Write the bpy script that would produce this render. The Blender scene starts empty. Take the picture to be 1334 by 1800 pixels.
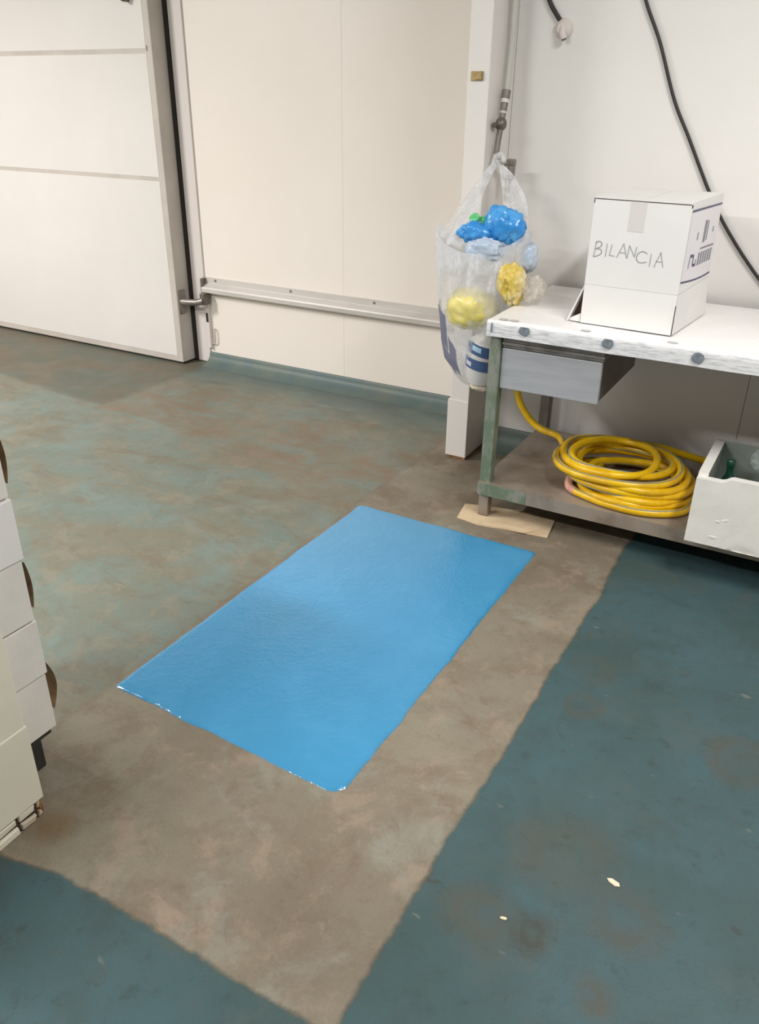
import bpy, bmesh, math, random
from mathutils import Vector, Matrix, noise as mn

random.seed(7)
S = bpy.context.scene
COL = S.collection

# ------------------------------------------------------------------ camera
cam_d = bpy.data.cameras.new('camera')
cam = bpy.data.objects.new('camera', cam_d)
COL.objects.link(cam)
S.camera = cam
rt = Vector((0.86965064, 0.49354017, 0.01121924))
up = Vector((-0.23262837, 0.38965007, 0.89109868))
fw = Vector((-0.43542142, 0.77755445, -0.45367088))
M = Matrix.Identity(4)
for i in range(3):
    M[i][0], M[i][1], M[i][2] = rt[i], up[i], -fw[i]
M[2][3] = 1.5
cam.matrix_world = M
cam_d.sensor_fit = 'VERTICAL'
cam_d.sensor_height = 36.0
cam_d.sensor_width = 36.0
cam_d.lens = 1425.4 / 1800 * 36
cam_d.clip_start = 0.05

# ------------------------------------------------------------------ world, lamps, exposure
w = bpy.data.worlds.new('world')
S.world = w
w.use_nodes = True
w.node_tree.nodes['Background'].inputs[0].default_value = (1.0, 0.97, 0.93, 1)
w.node_tree.nodes['Background'].inputs[1].default_value = 0.05


def area(name, loc, sx, sy, power, col, rotz=0.0):
    d = bpy.data.lights.new(name, 'AREA')
    d.shape = 'RECTANGLE'
    d.size, d.size_y = sx, sy
    d.energy = power
    d.color = col
    o = bpy.data.objects.new(name, d)
    o.location = loc
    o.rotation_euler = (0, 0, rotz)
    COL.objects.link(o)
    return o


area('ceiling_lamp', (-2.3, -0.75, 2.92), 1.3, 0.22, 48, (1.0, 0.99, 0.975))
area('ceiling_lamp', (0.55, 1.45, 2.92), 0.22, 1.3, 30, (1.0, 0.99, 0.975))
area('ceiling_lamp', (-5.0, 0.6, 2.92), 0.22, 1.3, 92, (1.0, 0.98, 0.96))

S.view_settings.view_transform = 'Standard'
S.view_settings.look = 'None'
S.view_settings.exposure = 1.3
S.view_settings.gamma = 1.0
S.view_settings.use_curve_mapping = False


# ------------------------------------------------------------------ materials
def lin(c):
    o = []
    for v in c:
        v /= 255.0
        o.append(v / 12.92 if v <= 0.04045 else ((v + 0.055) / 1.055) ** 2.4)
    return (o[0], o[1], o[2], 1.0)


class NG:
    """small helper to write node maths"""
    def __init__(s, mat):
        s.t = mat.node_tree
        s.n, s.l = s.t.nodes, s.t.links

    def put(s, sock, v):
        if isinstance(v, bpy.types.NodeSocket):
            s.l.new(v, sock)
        else:
            sock.default_value = v

    def m(s, op, a, b=0.0, c=None, clamp=False):
        n = s.n.new('ShaderNodeMath')
        n.operation = op
        n.use_clamp = clamp
        s.put(n.inputs[0], a)
        s.put(n.inputs[1], b)
        if c is not None:
            s.put(n.inputs[2], c)
        return n.outputs[0]

    def ss(s, v, a, b, lo=0.0, hi=1.0):
        n = s.n.new('ShaderNodeMapRange')
        n.interpolation_type = 'SMOOTHSTEP'
        s.put(n.inputs[0], v)
        for i, q in enumerate((a, b, lo, hi)):
            n.inputs[i + 1].default_value = q
        return n.outputs[0]

    def mix(s, f, a, b):
        n = s.n.new('ShaderNodeMix')
        n.data_type = 'RGBA'
        s.put(n.inputs[0], f)
        s.put(n.inputs[6], a)
        s.put(n.inputs[7], b)
        return n.outputs[2]

    def coord(s, scale=(1, 1, 1), kind='Object', rot=(0, 0, 0)):
        tc = s.n.new('ShaderNodeTexCoord')
        mp = s.n.new('ShaderNodeMapping')
        mp.inputs['Scale'].default_value = scale
        mp.inputs['Rotation'].default_value = rot
        s.l.new(tc.outputs[kind], mp.inputs[0])
        return mp.outputs[0]

    def noise(s, vec, scale, detail=4.0, rough=0.55, dist=0.0):
        n = s.n.new('ShaderNodeTexNoise')
        n.inputs['Scale'].default_value = scale
        n.inputs['Detail'].default_value = detail
        n.inputs['Roughness'].default_value = rough
        n.inputs['Distortion'].default_value = dist
        s.l.new(vec, n.inputs['Vector'])
        return n.outputs['Fac']

    def xyz(s, vec):
        n = s.n.new('ShaderNodeSeparateXYZ')
        s.l.new(vec, n.inputs[0])
        return n.outputs

    def bump(s, h, strength, dist=0.01):
        n = s.n.new('ShaderNodeBump')
        n.inputs['Strength'].default_value = strength
        n.inputs['Distance'].default_value = dist
        s.l.new(h, n.inputs['Height'])
        return n.outputs[0]


def mat(name, rgb, rough=0.5, metal=0.0, rgb2=None, nscale=6.0, lo=0.4, hi=0.65, bump=0.0, bscale=60.0,
        stretch=(1, 1, 1), spec=0.5, coat=0.0):
    m = bpy.data.materials.new(name)
    m.use_nodes = True
    g = NG(m)
    b = g.n['Principled BSDF']
    b.inputs['Roughness'].default_value = rough
    b.inputs['Metallic'].default_value = metal
    b.inputs['Specular IOR Level'].default_value = spec
    b.inputs['Coat Weight'].default_value = coat
    c = g.coord(stretch)
    if rgb2 is not None:
        f = g.ss(g.noise(c, nscale, 5.0, 0.6), lo, hi)
        g.put(b.inputs['Base Color'], g.mix(f, lin(rgb), lin(rgb2)))
    else:
        b.inputs['Base Color'].default_value = lin(rgb)
    if bump:
        g.put(b.inputs['Normal'], g.bump(g.noise(c, bscale, 4.0), bump, 0.004))
    return m


def film(name, rgb, opacity_lo, opacity_hi, rough=0.18, nscale=9.0, rim=None):
    m = bpy.data.materials.new(name)
    m.use_nodes = True
    g = NG(m)
    b = g.n['Principled BSDF']
    b.inputs['Base Color'].default_value = lin(rgb)
    b.inputs['Roughness'].default_value = rough
    out = g.n['Material Output']
    tr = g.n.new('ShaderNodeBsdfTransparent')
    tl = g.n.new('ShaderNodeBsdfTranslucent')
    tl.inputs[0].default_value = lin(rgb)
    mx0 = g.n.new('ShaderNodeMixShader')
    mx0.inputs[0].default_value = 0.35
    g.l.new(b.outputs[0], mx0.inputs[1])
    g.l.new(tl.outputs[0], mx0.inputs[2])
    mx = g.n.new('ShaderNodeMixShader')
    c = g.coord()
    n = g.noise(c, nscale, 5.0, 0.6, 0.6)
    op = g.ss(n, 0.35, 0.68, opacity_lo, opacity_hi)
    if rim:      # several gathered layers towards the rim
        z = g.xyz(c)[2]
        op = g.m('ADD', op, g.ss(z, rim[0], rim[1], 0.0, rim[2]), clamp=True)
        op = g.m('ADD', op, g.ss(g.noise(g.coord((6, 6, 1.2)), 5.0, 4.0, 0.6, 1.0), 0.55, 0.68, 0.0, 0.3), clamp=True)
    g.put(mx.inputs[0], op)
    g.put(b.inputs['Normal'], g.bump(g.noise(g.coord((1.6, 1.6, 0.6)), 16.0, 4.0, 0.6, 1.4), 0.55, 0.012))
    g.l.new(tr.outputs[0], mx.inputs[1])
    g.l.new(mx0.outputs[0], mx.inputs[2])
    g.l.new(mx.outputs[0], out.inputs['Surface'])
    return m


MT = {}
MT['wall_cream'] = mat('wall_cream', (236, 227, 218), 0.38, rgb2=(238, 230, 222), nscale=1.2)  # wall paint with the left side's warmer light put into its colour
MT['wall_white'] = mat('wall_white', (230, 227, 223), 0.42, rgb2=(233, 230, 226), nscale=1.5)
MT['pillar_white'] = mat('pillar_white', (226, 221, 216), 0.4)
MT['core'] = mat('core', (222, 212, 200), 0.5)
MT['ceiling'] = mat('ceiling', (225, 220, 212), 0.7)
MT['door_white'] = mat('door_white', (218, 213, 209), 0.33, rgb2=(222, 217, 213), nscale=1.0)
MT['door_alu'] = mat('door_alu', (196, 188, 180), 0.45, 0.0, rgb2=(186, 178, 170), nscale=3)
MT['jamb'] = mat('jamb', (218, 210, 206), 0.4)
MT['black_rubber'] = mat('black_rubber', (34, 30, 27), 0.6)
MT['alu'] = mat('alu', (205, 199, 194), 0.4, 0.15, rgb2=(190, 184, 178), nscale=8, stretch=(0.2, 1, 1))
MT['steel_dull'] = mat('steel_dull', (150, 143, 137), 0.42, 0.55, rgb2=(120, 113, 107), nscale=12)
MT['steel'] = mat('steel', (166, 166, 168), 0.45, 0.1, rgb2=(156, 157, 160), nscale=10, stretch=(0.4, 1, 3))
MT['steel_brown'] = mat('steel_brown', (158, 146, 133), 0.42, 0.3, rgb2=(128, 116, 104), nscale=5)
MT['steel_dark'] = mat('steel_dark', (120, 111, 103), 0.42, 0.5, rgb2=(104, 96, 88), nscale=9)
MT['green_steel'] = mat('green_steel', (104, 118, 94), 0.5, 0.1, rgb2=(134, 136, 124), nscale=26, lo=0.42, hi=0.62, bump=0.3, bscale=70,
                        stretch=(1, 1, 0.4))
MT['teal_cove'] = mat('teal_cove', (84, 102, 102), 0.5, rgb2=(98, 108, 100), nscale=5, bump=0.15)
MT['brass'] = mat('brass', (176, 152, 104), 0.45, 0.3, rgb2=(150, 128, 88), nscale=40)
MT['cable_black'] = mat('cable_black', (38, 36, 34), 0.5)
MT['plastic_white'] = mat('plastic_white', (222, 212, 206), 0.5)
MT['pipe_grey'] = mat('pipe_grey', (132, 128, 122), 0.5, 0.3, rgb2=(112, 107, 101), nscale=40)
MT['pipe_white'] = mat('pipe_white', (196, 195, 186), 0.5)
MT['card_white'] = mat('card_white', (230, 228, 225), 0.6, rgb2=(226, 224, 221), nscale=3)
MT['card_tape'] = mat('card_tape', (216, 212, 208), 0.3)
MT['card_brown'] = mat('card_brown', (104, 76, 60), 0.8)  # bare cardboard brown, deepened by the shade inside the opening
MT['card_edge'] = mat('card_edge', (60, 52, 47), 0.8)
MT['pencil'] = mat('pencil', (166, 164, 163), 0.7)
MT['navy'] = mat('navy', (66, 66, 104), 0.5)
MT['print_grey'] = mat('print_grey', (128, 128, 140), 0.5)
MT['print_pale'] = mat('print_pale', (196, 194, 206), 0.5)
MT['label_paper'] = mat('label_paper', (228, 224, 228), 0.45)
MT['dot'] = mat('dot', (104, 112, 120), 0.4, rgb2=(140, 146, 152), nscale=60)
MT['dot_pale'] = mat('dot_pale', (190, 189, 188), 0.4)
MT['foam'] = mat('foam', (226, 223, 216), 0.62, rgb2=(220, 217, 209), nscale=6, bump=0.12, bscale=90)
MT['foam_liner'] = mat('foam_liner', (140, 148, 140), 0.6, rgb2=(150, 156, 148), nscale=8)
MT['foam_old'] = mat('foam_old', (228, 222, 212), 0.62, rgb2=(220, 214, 205), nscale=5, bump=0.1, bscale=80)
MT['foam_lid'] = mat('foam_lid', (232, 227, 222), 0.6, bump=0.1, bscale=80)
MT['cream_post'] = mat('cream_post', (230, 224, 203), 0.5, rgb2=(224, 218, 199), nscale=3)
MT['chip_plaster'] = mat('chip_plaster', (206, 186, 160), 0.8, rgb2=(196, 190, 180), nscale=25)
MT['rust'] = mat('rust', (120, 78, 46), 0.85, rgb2=(176, 132, 84), nscale=30)
MT['dark_brown'] = mat('dark_brown', (66, 46, 36), 0.85)
MT['tan_strap'] = mat('tan_strap', (168, 136, 100), 0.6, rgb2=(136, 106, 76), nscale=20)
MT['black_plastic'] = mat('black_plastic', (42, 42, 38), 0.5)
MT['hose'] = mat('hose', (228, 184, 14), 0.34, rgb2=(208, 160, 8), nscale=9)
MT['hose_stripe'] = mat('hose_stripe', (132, 136, 120), 0.4, rgb2=(150, 150, 120), nscale=14)
MT['tape_pink'] = mat('tape_pink', (226, 170, 150), 0.5, rgb2=(206, 150, 130), nscale=40)
MT['cardboard'] = mat('cardboard', (206, 184, 152), 0.8, rgb2=(190, 166, 134), nscale=9)
MT['paint_chip'] = mat('paint_chip', (222, 206, 178), 0.7)
MT['glass_green'] = mat('glass_green', (18, 66, 50), 0.12, spec=0.7)
MT['blue_plastic'] = mat('blue_plastic', (52, 142, 216), 0.25, rgb2=(96, 176, 236), nscale=16, bump=0.4, bscale=30)
MT['green_plastic'] = mat('green_plastic', (72, 184, 112), 0.35, rgb2=(150, 214, 160), nscale=16)
MT['yellow_plastic'] = mat('yellow_plastic', (226, 212, 130), 0.35, rgb2=(214, 198, 104), nscale=9, bump=0.4, bscale=26)
MT['ochre_plastic'] = mat('ochre_plastic', (214, 186, 84), 0.4, rgb2=(236, 226, 190), nscale=10, bump=0.5, bscale=22)
MT['bottle_white'] = mat('bottle_white', (212, 209, 204), 0.35)
MT['tan_paper'] = mat('tan_paper', (202, 190, 172), 0.6)
MT['navy_label'] = mat('navy_label', (70, 92, 132), 0.4)
MT['navy_grey'] = mat('navy_grey', (118, 118, 140), 0.4)
MT['sky_label'] = mat('sky_label', (170, 200, 222), 0.4)
MT['pale_blue'] = mat('pale_blue', (176, 192, 212), 0.3, rgb2=(206, 212, 222), nscale=12, bump=0.4, bscale=26)
MT['bag_film'] = film('bag_film', (243, 244, 248), 0.20, 0.62, 0.16, 8.0, (0.40, 0.53, 0.36))
MT['handle_film'] = film('handle_film', (242, 243, 246), 0.28, 0.78, 0.18, 14.0)
MT['crinkle_film'] = film('crinkle_film', (238, 232, 222), 0.35, 0.95)
MT['clear_film'] = film('clear_film', (216, 228, 224), 0.15, 0.6, 0.08)


def m_cover():
    """printed white sheet: grey smudged print along its front fold"""
    m = bpy.data.materials.new('printed_sheet')
    m.use_nodes = True
    g = NG(m)
    b = g.n['Principled BSDF']
    b.inputs['Roughness'].default_value = 0.32
    c = g.coord()
    x = g.xyz(c)
    st = g.ss(g.noise(g.coord((3.0, 1, 26.0)), 6.0, 5.0, 0.7), 0.47, 0.60)
    front = g.ss(x[1], -0.366, -0.358, 1.0, 0.0)
    f = g.m('MULTIPLY', st, front)
    base = g.mix(g.ss(g.noise(c, 4.0), 0.4, 0.7), lin((242, 239, 237)), lin((237, 234, 232)))
    base = g.mix(front, base, lin((226, 225, 226)))
    g.put(b.inputs['Base Color'], g.mix(g.m('MULTIPLY', f, 0.55), base, lin((150, 152, 158))))
    g.put(b.inputs['Normal'], g.bump(g.noise(c, 14.0, 4.0), 0.25, 0.006))
    return m


MT['cover'] = m_cover()


def m_floor():
    m = bpy.data.materials.new('painted_concrete_floor')
    m.use_nodes = True
    g = NG(m)
    b = g.n['Principled BSDF']
    c = g.coord()
    x, y, _ = g.xyz(c)
    A = g.coord((1, 1, 1), rot=(0, 0, 1.1))

    def cen(sock, k):
        return g.m('MULTIPLY', g.m('SUBTRACT', sock, 0.5), k)
    wob = g.m('ADD', cen(g.noise(c, 3.0, 3.0, 0.5), 0.045), cen(g.noise(c, 22.0, 4.0, 0.7), 0.022))
    wob2 = g.m('ADD', cen(g.noise(A, 3.4, 3.0, 0.5), 0.05), cen(g.noise(A, 22.0, 4.0, 0.7), 0.022))
    xw, yw = g.m('ADD', x, wob), g.m('ADD', y, wob2)
    n1 = g.noise(c, 1.7, 4.0, 0.55, 0.3)
    n2 = g.noise(c, 4.6, 6.0, 0.68, 0.5)
    n3 = g.noise(c, 17.0, 6.0, 0.72, 0.4)
    n4 = g.noise(g.coord((0.7, 1.3, 1), rot=(0, 0, -0.15)), 2.4, 6.0, 0.66, 0.9)
    n5 = g.noise(g.coord((0.6, 1.5, 1), rot=(0, 0, 0.2)), 4.6, 7.0, 0.70, 0.8)
    n6 = g.noise(g.coord((1, 1, 1), rot=(0, 0, 2.0)), 3.2, 7.0, 0.70, 0.4)
    n7 = g.noise(g.coord((1, 1, 1), rot=(0, 0, 0.7)), 8.0, 7.0, 0.74, 0.35)
    n8 = g.noise(g.coord((1, 1, 1), rot=(0, 0, 2.9)), 28.0, 6.0, 0.75, 0.4)
    fine = g.noise(c, 130.0, 3.0, 0.7)
    # bare, ground-off concrete
    bare = g.mix(g.ss(n1, 0.30, 0.70), lin((116, 105, 90)), lin((132, 125, 109)))
    bare = g.mix(g.ss(n2, 0.47, 0.64, 0, 0.6), bare, lin((110, 94, 78)))
    bare = g.mix(g.ss(n6, 0.50, 0.68, 0, 0.7), bare, lin((140, 138, 127)))
    bare = g.mix(g.ss(n7, 0.50, 0.66, 0, 0.6), bare, lin((148, 131, 114)))
    bare = g.mix(g.ss(n3, 0.50, 0.72, 0, 0.45), bare, lin((102, 88, 72)))
    bare = g.mix(g.ss(n8, 0.56, 0.74, 0, 0.35), bare, lin((150, 142, 128)))
    # worn paint, left
    worn = g.mix(g.ss(n4, 0.36, 0.62), lin((108, 121, 113)), lin((117, 113, 97)))
    worn = g.mix(g.ss(n5, 0.49, 0.64, 0, 0.65), worn, lin((110, 96, 78)))
    worn = g.mix(g.ss(n6, 0.46, 0.66, 0, 0.75), worn, lin((114, 130, 124)))
    worn = g.mix(g.ss(n7, 0.50, 0.62, 0, 0.65), worn, lin((130, 124, 108)))
    worn = g.mix(g.ss(n2, 0.52, 0.70, 0, 0.5), worn, lin((104, 112, 101)))
    worn = g.mix(g.ss(n3, 0.52, 0.72, 0, 0.4), worn, lin((98, 93, 80)))
    worn = g.mix(g.ss(n8, 0.56, 0.74, 0, 0.3), worn, lin((136, 134, 120)))
    # orange-brown drag of dirt across the worn floor before the panel wall
    line = g.m('ADD', g.m('SUBTRACT', y, 3.02), g.m('MULTIPLY', g.m('ADD', x, 2.4), 0.18))
    orange = g.m('MULTIPLY', g.ss(g.m('ABSOLUTE', line), 0.10, 0.60, 1, 0), g.ss(n5, 0.36, 0.60, 0, 0.7))
    worn = g.mix(orange, worn, lin((122, 103, 83)))
    # teal along the wall foot
    nearw = g.m('MULTIPLY', g.ss(g.m('ADD', y, cen(n5, 0.7)), 3.42, 3.70), 0.85)
    worn = g.mix(nearw, worn, g.mix(g.ss(n2, 0.4, 0.65), lin((80, 97, 96)), lin((102, 111, 103))))
    # sill in front of the sliding door
    ys = g.m('ADD', yw, g.m('MULTIPLY', x, 0.10))
    sill = g.m('MULTIPLY', g.ss(ys, 2.56, 2.60), g.ss(xw, -3.40, -3.32, 1, 0))
    worn = g.mix(g.m('MULTIPLY', sill, 0.9), worn, g.mix(g.ss(n4, 0.34, 0.66), lin((88, 95, 84)), lin((104, 92, 76))))
    # sound teal paint
    teal = g.mix(g.ss(n1, 0.34, 0.66), lin((58, 79, 79)), lin((64, 90, 96)))
    teal = g.mix(g.ss(n2, 0.44, 0.74, 0, 0.7), teal, lin((56, 72, 70)))
    teal = g.mix(g.ss(n6, 0.52, 0.74, 0, 0.75), teal, lin((76, 86, 83)))
    teal = g.mix(g.ss(n7, 0.56, 0.74, 0, 0.6), teal, lin((72, 76, 69)))
    teal = g.mix(g.ss(n8, 0.52, 0.70, 0, 0.35), teal, lin((66, 74, 68)))
    teal = g.mix(g.ss(n4, 0.52, 0.66, 0, 0.45), teal, lin((76, 84, 78)))
    speck = g.noise(g.coord((0.7, 1.5, 1), rot=(0, 0, 0.5)), 19.0, 2.0, 0.5)
    teal = g.mix(g.ss(speck, 0.70, 0.78, 0, 0.6), teal, lin((116, 118, 108)))
    teal = g.mix(g.ss(speck, 0.22, 0.30, 0.6, 0), teal, lin((58, 56, 48)))
    teal = g.mix(g.ss(n3, 0.54, 0.70, 0, 0.55), teal, lin((52, 63, 61)))

    def ring(cx, cy, r, wd, amt, col, base, fill=0.35):
        dx, dy = g.m('SUBTRACT', g.m('ADD', xw, cen(n2, 0.10)), cx), g.m('SUBTRACT', g.m('ADD', yw, cen(n7, 0.08)), cy)
        d = g.m('SQRT', g.m('ADD', g.m('MULTIPLY', dx, dx), g.m('MULTIPLY', dy, dy)))
        e = g.ss(g.m('ABSOLUTE', g.m('SUBTRACT', d, r)), wd * 0.2, wd, 1, 0)
        e = g.m('ADD', e, g.ss(d, r * 0.8, r * 1.1, fill, 0))
        e = g.m('MULTIPLY', g.m('MULTIPLY', e, g.ss(n7, 0.28, 0.58, 0.3, 1.0)), amt, clamp=True)
        return g.mix(e, base, col)
    brown = lin((76, 76, 69))
    teal = ring(-0.36, 1.83, 0.045, 0.022, 0.5, brown, teal)
    teal = ring(0.05, 1.82, 0.085, 0.03, 0.5, brown, teal, 0.8)
    teal = ring(-0.39, 2.00, 0.06, 0.03, 0.35, brown, teal)
    teal = ring(-0.36, 1.08, 0.06, 0.05, 0.42, brown, teal, 0.9)
    teal = ring(-0.25, 1.10, 0.03, 0.03, 0.45, lin((62, 62, 54)), teal, 0.9)
    teal = ring(-0.10, 1.22, 0.06, 0.05, 0.35, brown, teal, 0.8)
    teal = ring(-0.11, 1.03, 0.03, 0.03, 0.5, brown, teal, 0.9)
    teal = ring(-0.24, 1.32, 0.09, 0.06, 0.3, brown, teal, 0.7)
    # layout of the regions; the bare strip widens round the chipped wall end
    m_left = g.ss(xw, -1.570, -1.550, 1, 0)
    bulge = g.ss(x, -1.36, -1.16, 0.035, 0.0)
    m_bare = g.m('MULTIPLY', g.ss(xw, -0.496, -0.486, 1, 0), g.ss(g.m('ADD', yw, bulge), 0.716, 0.728))
    m_worn = g.m('MULTIPLY', m_left, g.ss(yw, 0.95, 1.25))
    col = g.mix(m_bare, teal, bare)
    col = g.mix(m_worn, col, worn)
    # dirt lines where the paint has been cut
    seam = g.m('MULTIPLY', g.ss(g.m('ABSOLUTE', g.m('SUBTRACT', xw, -0.491)), 0.002, 0.009, 0.55, 0), g.ss(yw, 0.7, 0.72))
    seam2 = g.m('MULTIPLY', g.ss(g.m('ABSOLUTE', g.m('SUBTRACT', g.m('ADD', yw, bulge), 0.722)), 0.002, 0.008, 0.4, 0), g.ss(xw, -0.50, -0.48, 1, 0))
    seam3 = g.m('MULTIPLY', g.ss(g.m('ABSOLUTE', g.m('SUBTRACT', xw, -1.556)), 0.003, 0.014, 0.35, 0), g.ss(yw, 0.95, 1.0))
    seam4 = g.m('MULTIPLY', g.ss(g.m('ABSOLUTE', g.m('SUBTRACT', ys, 2.57)), 0.003, 0.02, 0.5, 0), g.ss(x, -3.6, -3.3, 1, 0))
    for sm, cc in ((seam, (78, 72, 60)), (seam2, (82, 76, 62)), (seam3, (98, 84, 68)), (seam4, (84, 74, 60))):
        col = g.mix(g.m('MULTIPLY', sm, g.ss(n7, 0.35, 0.62, 0.25, 1.0)), col, lin(cc))
    # rust run from the chipped wall foot
    dx, dy = g.m('ADD', xw, 1.30), g.m('SUBTRACT', yw, 0.80)
    d = g.m('SQRT', g.m('ADD', g.m('MULTIPLY', dx, dx), g.m('MULTIPLY', dy, dy)))
    col = g.mix(g.ss(d, 0.01, 0.075, 0.7, 0), col, lin((110, 88, 58)))
    col = g.mix(g.ss(fine, 0.45, 0.75, 0, 0.14), col, lin((50, 48, 43)))
    g.put(b.inputs['Base Color'], col)
    g.put(b.inputs['Roughness'], g.ss(n2, 0.3, 0.7, 0.44, 0.6))
    b.inputs['Specular IOR Level'].default_value = 0.4
    h = g.m('ADD', g.m('MULTIPLY', fine, 0.5), g.m('ADD', g.m('MULTIPLY', n3, 0.6), g.m('MULTIPLY', m_bare, -0.6)))
    g.put(b.inputs['Normal'], g.bump(h, 0.2, 0.004))
    return m


MT['floor'] = m_floor()


def m_patch():
    m = bpy.data.materials.new('fresh_blue_paint')
    m.use_nodes = True
    g = NG(m)
    b = g.n['Principled BSDF']
    c = g.coord()
    n = g.noise(c, 5.0, 5.0, 0.6)
    g.put(b.inputs['Base Color'], g.mix(g.ss(n, 0.4, 0.7), lin((60, 138, 182)), lin((66, 143, 187))))
    b.inputs['Roughness'].default_value = 0.10
    b.inputs['Specular IOR Level'].default_value = 0.85
    h = g.m('ADD', g.noise(c, 85.0, 3.0, 0.6), g.m('MULTIPLY', g.noise(c, 24.0, 3.0, 0.6), 1.0))
    g.put(b.inputs['Normal'], g.bump(h, 0.34, 0.004))
    return m


MT['patch'] = m_patch()


# ------------------------------------------------------------------ mesh helpers
class MB:
    def __init__(s):
        s.v, s.f, s.mi = [], [], []

    def quad_box(s, x0, x1, y0, y1, z0, z1, mi=0):
        k = len(s.v)
        s.v += [(x0, y0, z0), (x1, y0, z0), (x1, y1, z0), (x0, y1, z0), (x0, y0, z1), (x1, y0, z1), (x1, y1, z1), (x0, y1, z1)]
        for q in ((0, 3, 2, 1), (4, 5, 6, 7), (0, 1, 5, 4), (1, 2, 6, 5), (2, 3, 7, 6), (3, 0, 4, 7)):
            s.f.append([k + i for i in q])
            s.mi.append(mi)
        return s

    def hexa(s, bot, top, mi=0):
        k = len(s.v)
        s.v += [tuple(p) for p in bot] + [tuple(p) for p in top]
        for q in ((0, 3, 2, 1), (4, 5, 6, 7), (0, 1, 5, 4), (1, 2, 6, 5), (2, 3, 7, 6), (3, 0, 4, 7)):
            s.f.append([k + i for i in q])
            s.mi.append(mi)
        return s

    def prism(s, poly, axis, a, b, mi=0):
        """poly in the two other axes, extruded along axis from a to b"""
        k = len(s.v)
        n = len(poly)
        for t in (a, b):
            for (p, q) in poly:
                s.v.append({'x': (t, p, q), 'y': (p, t, q), 'z': (p, q, t)}[axis])
        s.f.append(list(range(k, k + n))[::-1])
        s.f.append(list(range(k + n, k + 2 * n)))
        s.mi += [mi, mi]
        for i in range(n):
            j = (i + 1) % n
            s.f.append([k + i, k + j, k + n + j, k + n + i])
            s.mi.append(mi)
        return s

    def tube(s, pts, rad, seg=12, mi=0, off=None):
        pts = [Vector(p) for p in pts]
        n = len(pts)
        k = len(s.v)
        tang = [(pts[min(i + 1, n - 1)] - pts[max(i - 1, 0)]).normalized() for i in range(n)]
        ref = Vector((0, 0, 1)) if abs(tang[0].z) < 0.9 else Vector((1, 0, 0))
        nrm = (ref - tang[0] * ref.dot(tang[0])).normalized()
        for i in range(n):
            nrm = (nrm - tang[i] * nrm.dot(tang[i])).normalized()
            bi = tang[i].cross(nrm)
            r = rad(i / (n - 1)) if callable(rad) else rad
            ctr = pts[i]
            if off:
                o_r, o_a = off(i / (n - 1))
                ctr = ctr + (nrm * math.cos(o_a) + bi * math.sin(o_a)) * o_r
            for q in range(seg):
                a = 2 * math.pi * q / seg
                s.v.append(tuple(ctr + (nrm * math.cos(a) + bi * math.sin(a)) * r))
        for i in range(n - 1):
            for q in range(seg):
                q2 = (q + 1) % seg
                s.f.append([k + i * seg + q, k + i * seg + q2, k + (i + 1) * seg + q2, k + (i + 1) * seg + q])
                s.mi.append(mi)
        s.f.append([k + q for q in range(seg)][::-1])
        s.f.append([k + (n - 1) * seg + q for q in range(seg)])
        s.mi += [mi, mi]
        return s

    def lathe(s, prof, ctr, axis=(0, 0, 1), seg=20, mi=0):
        """prof: list of (radius, height along axis)"""
        ax = Vector(axis).normalized()
        ref = Vector((1, 0, 0)) if abs(ax.x) < 0.9 else Vector((0, 1, 0))
        u = (ref - ax * ref.dot(ax)).normalized()
        v = ax.cross(u)
        k = len(s.v)
        for (r, hh) in prof:
            for q in range(seg):
                a = 2 * math.pi * q / seg
                s.v.append(tuple(Vector(ctr) + ax * hh + (u * math.cos(a) + v * math.sin(a)) * r))
        for i in range(len(prof) - 1):
            for q in range(seg):
                q2 = (q + 1) % seg
                s.f.append([k + i * seg + q, k + i * seg + q2, k + (i + 1) * seg + q2, k + (i + 1) * seg + q])
                s.mi.append(mi)
        s.f.append([k + q for q in range(seg)][::-1])
        s.f.append([k + (len(prof) - 1) * seg + q for q in range(seg)])
        s.mi += [mi, mi]
        return s

    def grid(s, fn, nu, nv, mi=0, wrap=False):
        k = len(s.v)
        cu = nu if wrap else nu + 1
        for j in range(nv + 1):
            for i in range(cu):
                s.v.append(tuple(fn(i / nu, j / nv)))
        for j in range(nv):
            for i in range(nu):
                i2 = (i + 1) % cu
                s.f.append([k + j * cu + i, k + j * cu + i2, k + (j + 1) * cu + i2, k + (j + 1) * cu + i])
                s.mi.append(mi)
        return s

    def build(s, name, m, parent=None, bevel=0.0, smooth=False, seg=2, origin=None, ang=None, solid=0.0):
        vs = [Vector(p) for p in s.v]
        if origin is None:
            lo = [min(p[i] for p in vs) for i in range(3)]
            hi = [max(p[i] for p in vs) for i in range(3)]
            origin = Vector(((lo[0] + hi[0]) / 2, (lo[1] + hi[1]) / 2, lo[2]))
        else:
            origin = Vector(origin)
        me = bpy.data.meshes.new(name)
        me.from_pydata([tuple(p - origin) for p in vs], [], s.f)
        for mm in (m if isinstance(m, (list, tuple)) else [m]):
            me.materials.append(MT[mm])
        me.polygons.foreach_set('material_index', s.mi)
        bm = bmesh.new()
        bm.from_mesh(me)
        if not solid:
            bmesh.ops.recalc_face_normals(bm, faces=bm.faces)
        if bevel:
            es = [e for e in bm.edges if len(e.link_faces) == 2 and e.calc_face_angle(0) > 0.5]
            bmesh.ops.bevel(bm, geom=es, offset=bevel, segments=seg, profile=0.5, affect='EDGES', clamp_overlap=True)
        if smooth:
            for f in bm.faces:
                f.smooth = True
            for e in bm.edges:
                if len(e.link_faces) == 2 and e.calc_face_angle(0) > (ang or 0.7):
                    e.smooth = False
        bm.to_mesh(me)
        bm.free()
        o = bpy.data.objects.new(name, me)
        COL.objects.link(o)
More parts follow.
